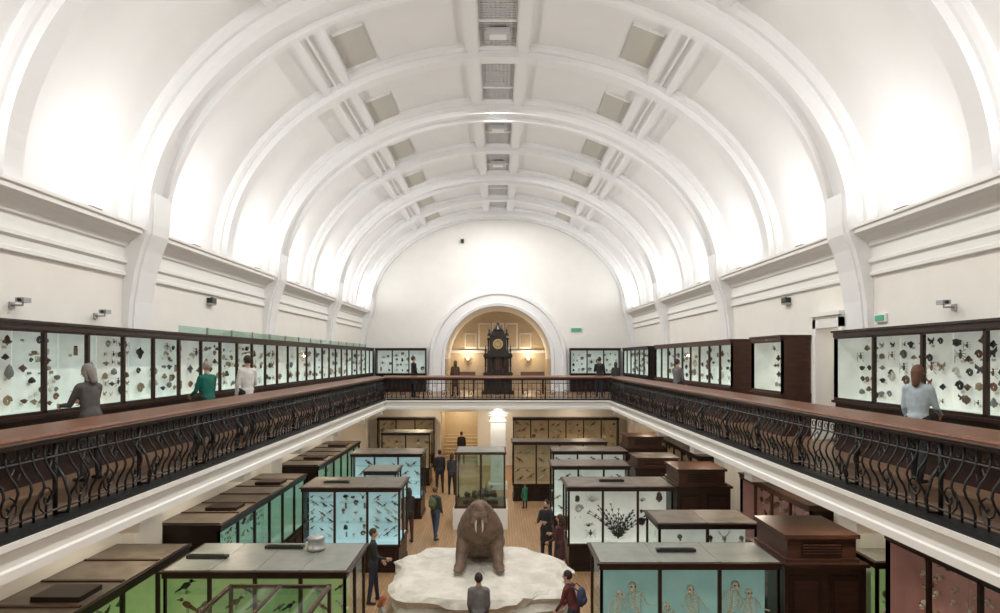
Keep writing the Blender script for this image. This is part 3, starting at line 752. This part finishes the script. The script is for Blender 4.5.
# ---------------------------------------------------------------- people
def human(name,x,y,z,face,h,top,bottom,hair,arms=None,legs=None,lean=0,yaw=0,pitch=0,longhair=False,coat=False,skin=(.55,.33,.24),shoe=(.03,.025,.02),bag=None,beard=False):
    arms=arms or {-1:(5,8,15),1:(5,8,15)}; legs=legs or {-1:(0,3,0),1:(0,3,0)}
    def cm(c,n): return mat('%s_%.2f_%.2f_%.2f'%((n,)+tuple(c)),c,.8 if n!='skin' else .55,noise=.12 if n!='skin' else .03,nscale=9,bump=.25 if n=='cloth' else 0,bscale=14)
    mt,mb,mh,ms,msh=cm(top,'cloth'),cm(bottom,'cloth'),cm(hair,'hair'),cm(skin,'skin'),cm(shoe,'leather')
    V=Vector; rd=math.radians
    T=V((0,math.sin(rd(lean)),math.cos(rd(lean)))); P=V((0,0,.95))
    segs=[]
    def S(p,q,r0,r1,l,k=(1,1,1)): segs.append((V(p),V(q),r0,r1,l,k))
    hand=[]
    S(P+V((-.07,0,0)),P+V((.07,0,0)),.115,.115,mb,(1,.92,1))
    S(P+V((0,0,.02)),P+T*.2,.125,.118,mt,(1.18,.82,1))
    S(P+T*.2,P+T*.4,.122,.125,mt,(1.28,.82,1))
    sh=P+T*.475
    S(sh+V((-.13,0,0)),sh+V((.13,0,0)),.068,.068,mt); S(P+T*.43,sh+T*.03,.11,.07,mt,(1.3,.8,1))
    nk=sh+T*.05; hT=V((0,math.sin(rd(lean*.5+pitch*.3)),math.cos(rd(lean*.5+pitch*.3)))); hc=sh+T*.07+hT*.16
    S(nk,hc-hT*.04,.056,.05,ms)
    if coat: S(P+V((0,0,.05)),P+V((0,0,-.30)),.14,.165,mt,(1.15,.95,1))
    else: S(P+V((0,0,.05)),P+V((0,0,-.05)),.13,.132,mt,(1.16,.92,1))
    minz=9
    for s_ in (-1,1):
        f,o,kn=legs[s_]; hp=P+V((s_*.092,0,-.03))
        def D(a,oo): return V((s_*math.sin(rd(oo)),math.sin(rd(a))*math.cos(rd(oo)),-math.cos(rd(a))*math.cos(rd(oo))))
        kp=hp+D(f,o)*.425; an=kp+D(f-kn,o*.5)*.425
        S(hp,kp,.092,.064,mb); S(kp,an,.062,.047,mb)
        S(an+V((0,-.025,-.035)),an+V((s_*.03,.15,-.048)),.042,.036,msh,(1,1,.85)); minz=min(minz,an.z-.082)
    for s_ in (-1,1):
        f,o,el=arms[s_]; sp=sh+V((s_*.165,0,-.01))
        def D(a,oo): return V((s_*math.sin(rd(oo)),math.sin(rd(a))*math.cos(rd(oo)),-math.cos(rd(a))*math.cos(rd(oo))))
        ep=sp+D(f,o)*.29; df=D(f+el,o*.3-el*.22); wp=ep+df*.25
        S(sp,ep,.060,.046,mt); S(ep,wp,.045,.032,mt); hand.append((s_,wp,df))
    b=B()
    for p,q,r0,r1,l,k in segs:
        b.cap(p,q,r0,r1,l,k=k)
    co,fs=remesh(b,.017,3)
    fc=np.array([co[list(f)].mean(0) for f in fs]); best=np.full(len(fc),9e9); lab=np.zeros(len(fc),int)
    for i,(p,q,r0,r1,l,k) in enumerate(segs):
        p_=np.array(p);q_=np.array(q); d=q_-p_; L2=max(d@d,1e-9); t=np.clip(((fc-p_)@d)/L2,0,1); c=p_+t[:,None]*d
        ds=np.linalg.norm((fc-c)/np.array(k),axis=1)-(r0+(r1-r0)*t)
        if l is mt: ds-=.006
        m_=ds<best; best[m_]=ds[m_]; lab[m_]=i
    out=B(); vs=[tuple(c) for c in co]
    out.v.extend(vs)
    for f,l in zip(fs,lab): out.f.append(f); out.m.append(out.mi(segs[l][4])); out.sm.append(True)
    for s_,wp,df in hand:
        a=df.cross(V((1,0,0)))
        if a.length<.1: a=V((0,0,1))
        a.normalize()
        if a.y<0 and abs(df.z)>.5: a=-a
        md=V((-s_,0,0)); 
        out.cap(wp-df*.02,wp+df*.03,.029,.032,ms,n=8,h=2); 
        for i in range(4): out.cap(wp+df*.02+a*(i-1.5)*.015,wp+df*.08+a*(i-1.5)*.019,.013,.012,ms,n=6,h=2)
        for i,L in enumerate((.058,.072,.076,.066)):
            p=wp+df*.085+a*(i-1.5)*.019
            d1=(df+md*.25).normalized(); d2=(df*.7+md*.7).normalized(); d3=(df*.35+md*.95).normalized()
            p1=p+d1*L*.45; p2=p1+d2*L*.33; p3=p2+d3*L*.25
            out.tube([p-df*.01,p1,p2,p3],[.0095,.009,.008,.006],ms,6)
        p=wp+df*.02+a*.026; out.tube([p,p+(df*.6+a*.75).normalized()*.035,p+(df*.6+a*.75).normalized()*.035+(df*.9+a*.25+md*.2).normalized()*.04],[.013,.011,.008],ms,6)
    Rz=Matrix.Rotation(rd(yaw),3,'Z')@Matrix.Rotation(-rd(pitch+lean*.4),3,'X')
    def H(p): return tuple(hc+Rz@V(p))
    vs=[]
    for px,py,pz in ICO3[0]:
        X,Y,Z=px*.076,py*.096,pz*.118
        if pz<-.1: X*=1-.28*min(1,-pz-.1)*1.2; 
        if pz<-.2 and py>0: Y*=.97
        if pz<-.2 and py<0: Y*=1-.35*(-pz-.2)
        if py>.6 and -.05<pz<.22 and .15<abs(px)<.55: Y-=.008
        vs.append(H((X,Y,Z)))
    out.add(vs,ICO3[1],ms,True)
    out.tube([H((0,.090,.022)),H((0,.108,-.012)),H((0,.112,-.026)),H((0,.092,-.034))],[.006,.011,.015,.008],ms,6)
    for k in (-1,1):
        out.ell(H((k*.031,.083,.010)),(.012,.012,.008),MATS['eye_white'],rot=Rz); out.ell(H((k*.031,.092,.010)),(.0055,.005,.0055),M_blk,rot=Rz)
        out.tube([H((k*.018,.092,.028)),H((k*.044,.084,.030))],.004,mh,4)
        out.ell(H((k*.077,-.005,-.008)),(.010,.019,.031),ms,rot=Rz)
    out.ell(H((0,.087,-.060)),(.023,.010,.006),MATS['lips'],rot=Rz)
    vs=[]
    for px,py,pz in ICO3[0]:
        q=1+.03*math.sin(9*px+5*pz)*math.cos(7*py)
        vs.append(H((px*.083*q,-.016+py*.099*q,.024+pz*.104*q)))
    out.add(vs,ICO3[1],mh,True)
    if longhair:
        out.cap(H((0,-.055,.0)),H((0,-.085,-.16)),.078,.05,mh)
        for k in (-1,1): out.cap(H((k*.062,-.02,.02)),H((k*.068,-.02,-.13)),.028,.018,mh,n=8)
    if beard: out.cap(H((-.03,.06,-.085)),H((.03,.06,-.085)),.032,.032,mh,n=8)
    if bag:
        mg=cm(bag,'leather'); c=P+V((.0,-.17,.3))
        out.ell(c,(.15,.09,.21),mg,ICO3); out.ell(c+V((0,-.07,-.06)),(.11,.05,.09),mg,ICO2)
        for k in (-1,1): out.tube([c+V((k*.1,.03,.15)),V((k*.12,0,sh.z+.07)),V((k*.11,.11,sh.z-.1)),V((k*.13,.02,P.z+.15))],.014,mg,5)
    s=h/1.765
    ob=out.build(name); ob.scale=(s,s,s); ob.rotation_euler=(0,0,rd(face)); ob.location=(x,y,z-minz*s)
    return ob
mat('eye_white',(.8,.8,.78),.3); mat('lips',(.42,.16,.13),.5)
A=lambda l,r:{-1:l,1:r}
BK=(.018,.018,.02); DB=(.02,.025,.045); JN=(.05,.075,.13)
human('grey_haired_visitor',-5.95,9.75,G,70,1.70,(.085,.075,.07),(.05,.045,.045),(.24,.22,.205),arms=A((25,10,60),(25,10,70)),coat=True,lean=6,yaw=10,pitch=8,longhair=True)
human('visitor_in_green_jumper',-6.0,13.8,G,60,1.72,(.0,.12,.088),BK,(.32,.29,.26),arms=A((15,10,50),(20,12,80)),lean=4,yaw=10)
human('visitor_in_white_shirt',-5.85,15.55,G,50,1.84,(.66,.65,.62),BK,(.03,.02,.015),arms=A((0,12,20),(10,14,60)))
human('visitor_in_black_coat',-3.85,30.4,G,-60,1.86,BK,BK,(.03,.02,.02),arms=A((5,8,30),(5,8,20)),coat=True)
human('visitor_in_brown_coat',-2.0,31.2,G,20,1.66,(.10,.05,.03),BK,(.08,.04,.02),coat=True,longhair=True)
human('visitor_in_dark_jacket',4.6,30.2,G,-20,1.84,BK,DB,(.04,.03,.02),arms=A((20,15,80),(5,10,20)),legs=A((8,4,0),(-8,4,4)))
human('visitor_in_grey_coat',5.45,30.9,G,10,1.6,(.06,.06,.065),BK,(.05,.03,.02),coat=True,longhair=True)
human('visitor_in_grey_jacket',6.0,22.3,G,-60,1.75,(.16,.15,.15),BK,(.05,.03,.02),arms=A((15,8,60),(10,8,20)))
human('visitor_in_pale_blue_shirt',6.05,9.6,G,-55,1.70,(.42,.50,.54),BK,(.12,.06,.035),arms=A((5,8,20),(15,10,50)),legs=A((14,3,4),(-12,3,10)),longhair=True)
human('visitor_in_black_jumper',-2.96,15.8,0,-80,1.75,BK,DB,(.04,.03,.02),arms=A((10,8,30),(15,8,60)),pitch=10,legs=A((8,4,2),(-6,4,2)))
human('red_haired_child',-2.25,12.7,0,-70,1.25,(.35,.33,.3),DB,(.35,.10,.04),lean=8,pitch=15,longhair=True)
human('boy_in_grey_hoodie',-.37,12.75,0,0,1.68,(.17,.17,.175),BK,(.03,.022,.018),arms=A((6,6,25),(6,6,25)),pitch=-5)
human('bearded_visitor',1.37,18.9,0,150,1.76,BK,BK,(.03,.02,.02),arms=A((20,10,85),(20,10,80)),coat=True,beard=True,pitch=10)
human('visitor_in_plum_coat',1.62,17.5,0,60,1.68,(.08,.03,.032),BK,(.05,.025,.015),coat=True,longhair=True,arms=A((10,8,50),(15,8,80)))
human('visitor_in_red_scarf_jacket',1.48,13.0,0,60,1.64,(.13,.03,.03),DB,(.03,.02,.02),lean=14,arms=A((15,6,20),(10,6,30)),bag=(.05,.06,.12),legs=A((8,4,5),(-8,4,10)))
human('visitor_in_black_top',-2.8,20.9,0,40,1.72,(.03,.03,.03),(.10,.04,.035),(.05,.03,.02),arms=A((10,8,50),(5,8,20)),longhair=True)
human('visitor_with_green_backpack',-2.0,21.3,0,-30,1.68,(.05,.055,.045),JN,(.10,.06,.03),bag=(.10,.13,.06),legs=A((12,3,3),(-10,3,8)))
human('tall_visitor_in_black',-2.5,28.6,0,10,1.84,BK,BK,(.03,.02,.02))
human('visitor_in_charcoal',-1.95,28.2,0,-20,1.76,(.05,.05,.06),BK,(.04,.03,.02),longhair=True)
human('toddler_in_green_coat',1.04,25.7,0,30,.95,(.03,.22,.12),BK,(.10,.05,.03),coat=True)
human('visitor_on_the_stairs',-2.0,36.5,0,0,1.75,BK,BK,(.03,.02,.02))
# ---------------------------------------------------------------- monumental clock
M_ebony=mat('ebonised_wood',(.018,.011,.008),.3)
par=empty('monumental_clock'); b=B(); X,Y,Z=0,33.6,G
def cb(w,d,z0,z1,m=M_ebony): b.box(X-w/2,X+w/2,Y-d/2,Y+d/2,Z+z0,Z+z1,m)
cb(1.55,.9,0,.15);cb(1.4,.8,.15,.95);cb(1.5,.9,.95,1.05)
for k in (-.72,-.28,.28,.72):
    b.lathe((X+k*.86,Y-.32,Z+1.05),[(.07,0),(.08,.04),(.05,.07),(.04,.3),(.06,.35),(.05,.4),(.045,.7),(.075,.75),(.08,.8)],M_ebony,10)
cb(1.1,.55,1.05,1.85);cb(1.45,.85,1.85,1.97);cb(1.1,.6,1.97,2.1)
cb(.85,.5,2.1,2.9);cb(1.05,.65,2.9,3.0);cb(.62,.45,3.0,3.15)
for k in (-1,1):
    b.lathe((X+k*.48,Y-.2,Z+2.1),[(.06,0),(.07,.04),(.04,.08),(.045,.6),(.07,.65),(.07,.71)],M_ebony,10)
    b.lathe((X+k*.62,Y-.25,Z+1.97),[(.08,0),(.08,.05),(.04,.1),(.06,.2),(.02,.32),(.03,.36),(.004,.5)],M_ebony,10)
    b.lathe((X+k*.44,Y-.15,Z+3.0),[(.06,0),(.06,.05),(.03,.1),(.05,.18),(.015,.28),(.003,.42)],M_ebony,10)
b.lathe((X,Y,Z+3.15),[(.26,0),(.28,.05),(.24,.12),(.15,.22),(.08,.28),(.06,.34),(.07,.38),(.02,.45),(.005,.58)],M_ebony,14)
b.build('case',par); b=B()
for r,yy,m in ((.25,.27,M_gold),(.20,.285,SP[2]),(.09,.295,M_gold)):
    vs=[(X+r*math.cos(t),Y-yy,Z+2.5+r*math.sin(t)) for t in np.linspace(0,2*math.pi,25)[:-1]]; b.add(vs,[tuple(range(24))[::-1]],m)
b.box(X-.01,X+.01,Y-.31,Y-.3,Z+2.5,Z+2.68,M_blk); b.box(X,X+.12,Y-.31,Y-.3,Z+2.49,Z+2.51,M_blk)
for k in (-.25,0,.25): b.box(X+k-.09,X+k+.09,Y-.3,Y-.28,Z+1.2,Z+1.7,M_brown)
b.build('dial',par)
for xx in (-1.75,1.75):
    b=B(); b.box(xx-.6,xx+.6,33.3,34.0,G+.7,G+.85,M_brown); b.extr_x([(33.3,G+.85),(34.0,G+.85),(34.0,G+1.1),(33.95,G+1.1)],xx-.6,xx+.6,M_brown)
    for dx in (-.52,.52):
        for yy in (33.38,33.92): b.tube([(xx+dx,yy,G),(xx+dx,yy,G+.4),(xx+dx,yy,G+.72)],[.03,.035,.045],M_brown,8)
    b.build('desk_display_case')
for xx in (-1.8,1.8):
    b=B(); ml=mat('lamp_shade_glow',(1,.78,.48),.5,emit=3); b.box(xx-.06,xx+.06,39.85,39.93,5.55,5.75,M_gold); b.tube([(xx,39.87,5.62),(xx,39.7,5.58),(xx,39.65,5.68)],.015,M_gold,6)
    b.lathe((xx,39.65,5.68),[(.05,0),(.09,.06),(.12,.2),(.11,.2)],ml,12); b.build('wall_sconce')
def cctv(y,z,s_):
    b=B(); b.tube([(s_*7.195,y,z),(s_*7.02,y,z),(s_*7.02,y,z+.05)],.015,M_metal,6); b.box(s_*6.95,s_*7.08,y-.08,y+.08,z+.04,z+.11,M_metal); b.box(s_*7.17,s_*7.198,y-.05,y+.05,z-.05,z+.05,M_metal)
    b.tube([(s_*7.01,y-.08,z+.075),(s_*7.01,y-.11,z+.075)],.028,M_blk,8); b.build('security_camera')
for y,z,s_ in ((9.85,6.58,-1),(11.9,6.55,-1),(10.5,6.6,1)): cctv(y,z,s_)
for s_,y in ((-1,16.6),(1,16.5)):
    b=B(); b.box(s_*7.06,s_*7.198,y-.13,y+.13,7.16,7.29,M_blk); b.box(s_*7.08,s_*7.198,y-.16,y+.16,7.12,7.16,M_metal); b.lathe((s_*7.1,y-.05,7.29),[(.03,0),(.04,.03),(.02,.03)],M_metal,8); b.build('emergency_light')
b=B(); b.box(-2.0,-1.84,35.85,35.99,12.0,12.2,M_blk); b.box(-1.97,-1.87,35.8,35.86,12.03,12.17,M_blk); b.build('projector_box')
b=B(); b.box(3.95,4.5,35.93,35.96,7.25,7.42,mat('exit_sign_green',(.05,.30,.18),.5,emit=.3)); b.box(3.92,4.53,35.95,35.99,7.22,7.45,M_white); b.build('exit_sign')
b=B(); b.box(7.13,7.17,12.35,12.62,6.5,6.6,MATS['exit_sign_green']); b.box(7.15,7.19,12.32,12.65,6.47,6.63,M_white); b.build('exit_sign')
# ---------------------------------------------------------------- lights
def area(nm,loc,dirv,sx,sy,e,col=(1,1,1)):
    l=bpy.data.lights.new(nm,'AREA'); l.shape='RECTANGLE'; l.size=sx; l.size_y=sy; l.energy=e; l.color=col
    o=bpy.data.objects.new(nm,l); sc.collection.objects.link(o); o.location=loc; o.rotation_euler=Vector(dirv).to_track_quat('-Z','Y').to_euler(); return o
for s_ in (-1,1):
    for y in (-.5,3.7,7.5,11.3,15.1,18.9,22.7,26.5,30.3,33.8):
        b=B(); b.box(s_*6.80,s_*6.90,y-.16,y+.16,8.32,8.35,M_blk); b.tube([(s_*6.85,y-.18,8.345),(s_*6.85,y+.18,8.345)],.012,M_blk,6); b.build('uplighter')
        area('uplight_lamp',(s_*6.82,y,8.39),(-s_*.22,0,1),.12,.34,43,(1,.99,.975))
for y in (2,8,14,20,26,32): area('crown_fill',(0,y,13.3),(0,0,-1),.5,2.0,330,(1,.975,.935))  # added soft fill along the crown to brighten walls and floor, no fixture modelled
for s_ in (-1,1):
    for y in (7.5,11.3,15,19,23,26.5):
        b=B(); b.lathe((s_*5.9,y,SL-.03),[(.09,0),(.1,.01),(.1,.03)],M_grille,14); b.build('soffit_downlight')
        area('soffit_lamp',(s_*5.9,y,SL-.05),(0,0,-1),.15,.15,26,(1,.86,.66))
for x in (-4,0,4):
    for y in (31.5,34.5):
        b=B(); b.lathe((x,y,SL-.03),[(.09,0),(.1,.01),(.1,.03)],M_grille,14); b.build('soffit_downlight')
        area('soffit_lamp',(x,y,SL-.05),(0,0,-1),.15,.15,34,(1,.82,.58))
b=B(); b.lathe((0,28.95,SL-.14),[(.12,0),(.16,.04),(.16,.12)],mat('lamp_glow_white',(1,.95,.85),.5,emit=3),14); b.build('soffit_globe_lamp')
area('soffit_lamp',(0,28.95,SL-.16),(0,0.2,-1),.2,.2,12,(1,.9,.75))
def point(nm,loc,e,col):
    l=bpy.data.lights.new(nm,'POINT'); l.energy=e; l.color=col; l.shadow_soft_size=.08
    o=bpy.data.objects.new(nm,l); sc.collection.objects.link(o); o.location=loc
for xx in (-1.8,1.8): point('sconce_bulb',(xx,39.4,5.95),34,(1,.82,.58))
point('passage_lamp',(8.15,14.25,6.3),6,(1,.95,.9))
area('stair_lamp',(-2.1,38,3.4),(0,0,-1),.3,.3,35,(1,.86,.62))
w=bpy.data.worlds.new('World'); sc.world=w; w.use_nodes=True; w.node_tree.nodes['Background'].inputs[0].default_value=(.8,.85,.9,1); w.node_tree.nodes['Background'].inputs[1].default_value=.3
# ---------------------------------------------------------------- camera
cd=bpy.data.cameras.new('camera'); cd.sensor_width=36; cd.lens=24; cd.shift_x=.002; cd.shift_y=(VP_Y-306.5)/1000; cd.clip_start=.05; cd.clip_end=200
co_=bpy.data.objects.new('camera',cd); sc.collection.objects.link(co_); co_.rotation_euler=(math.radians(90),0,0)
co_.location=(0,0.0,EYE); sc.camera=co_
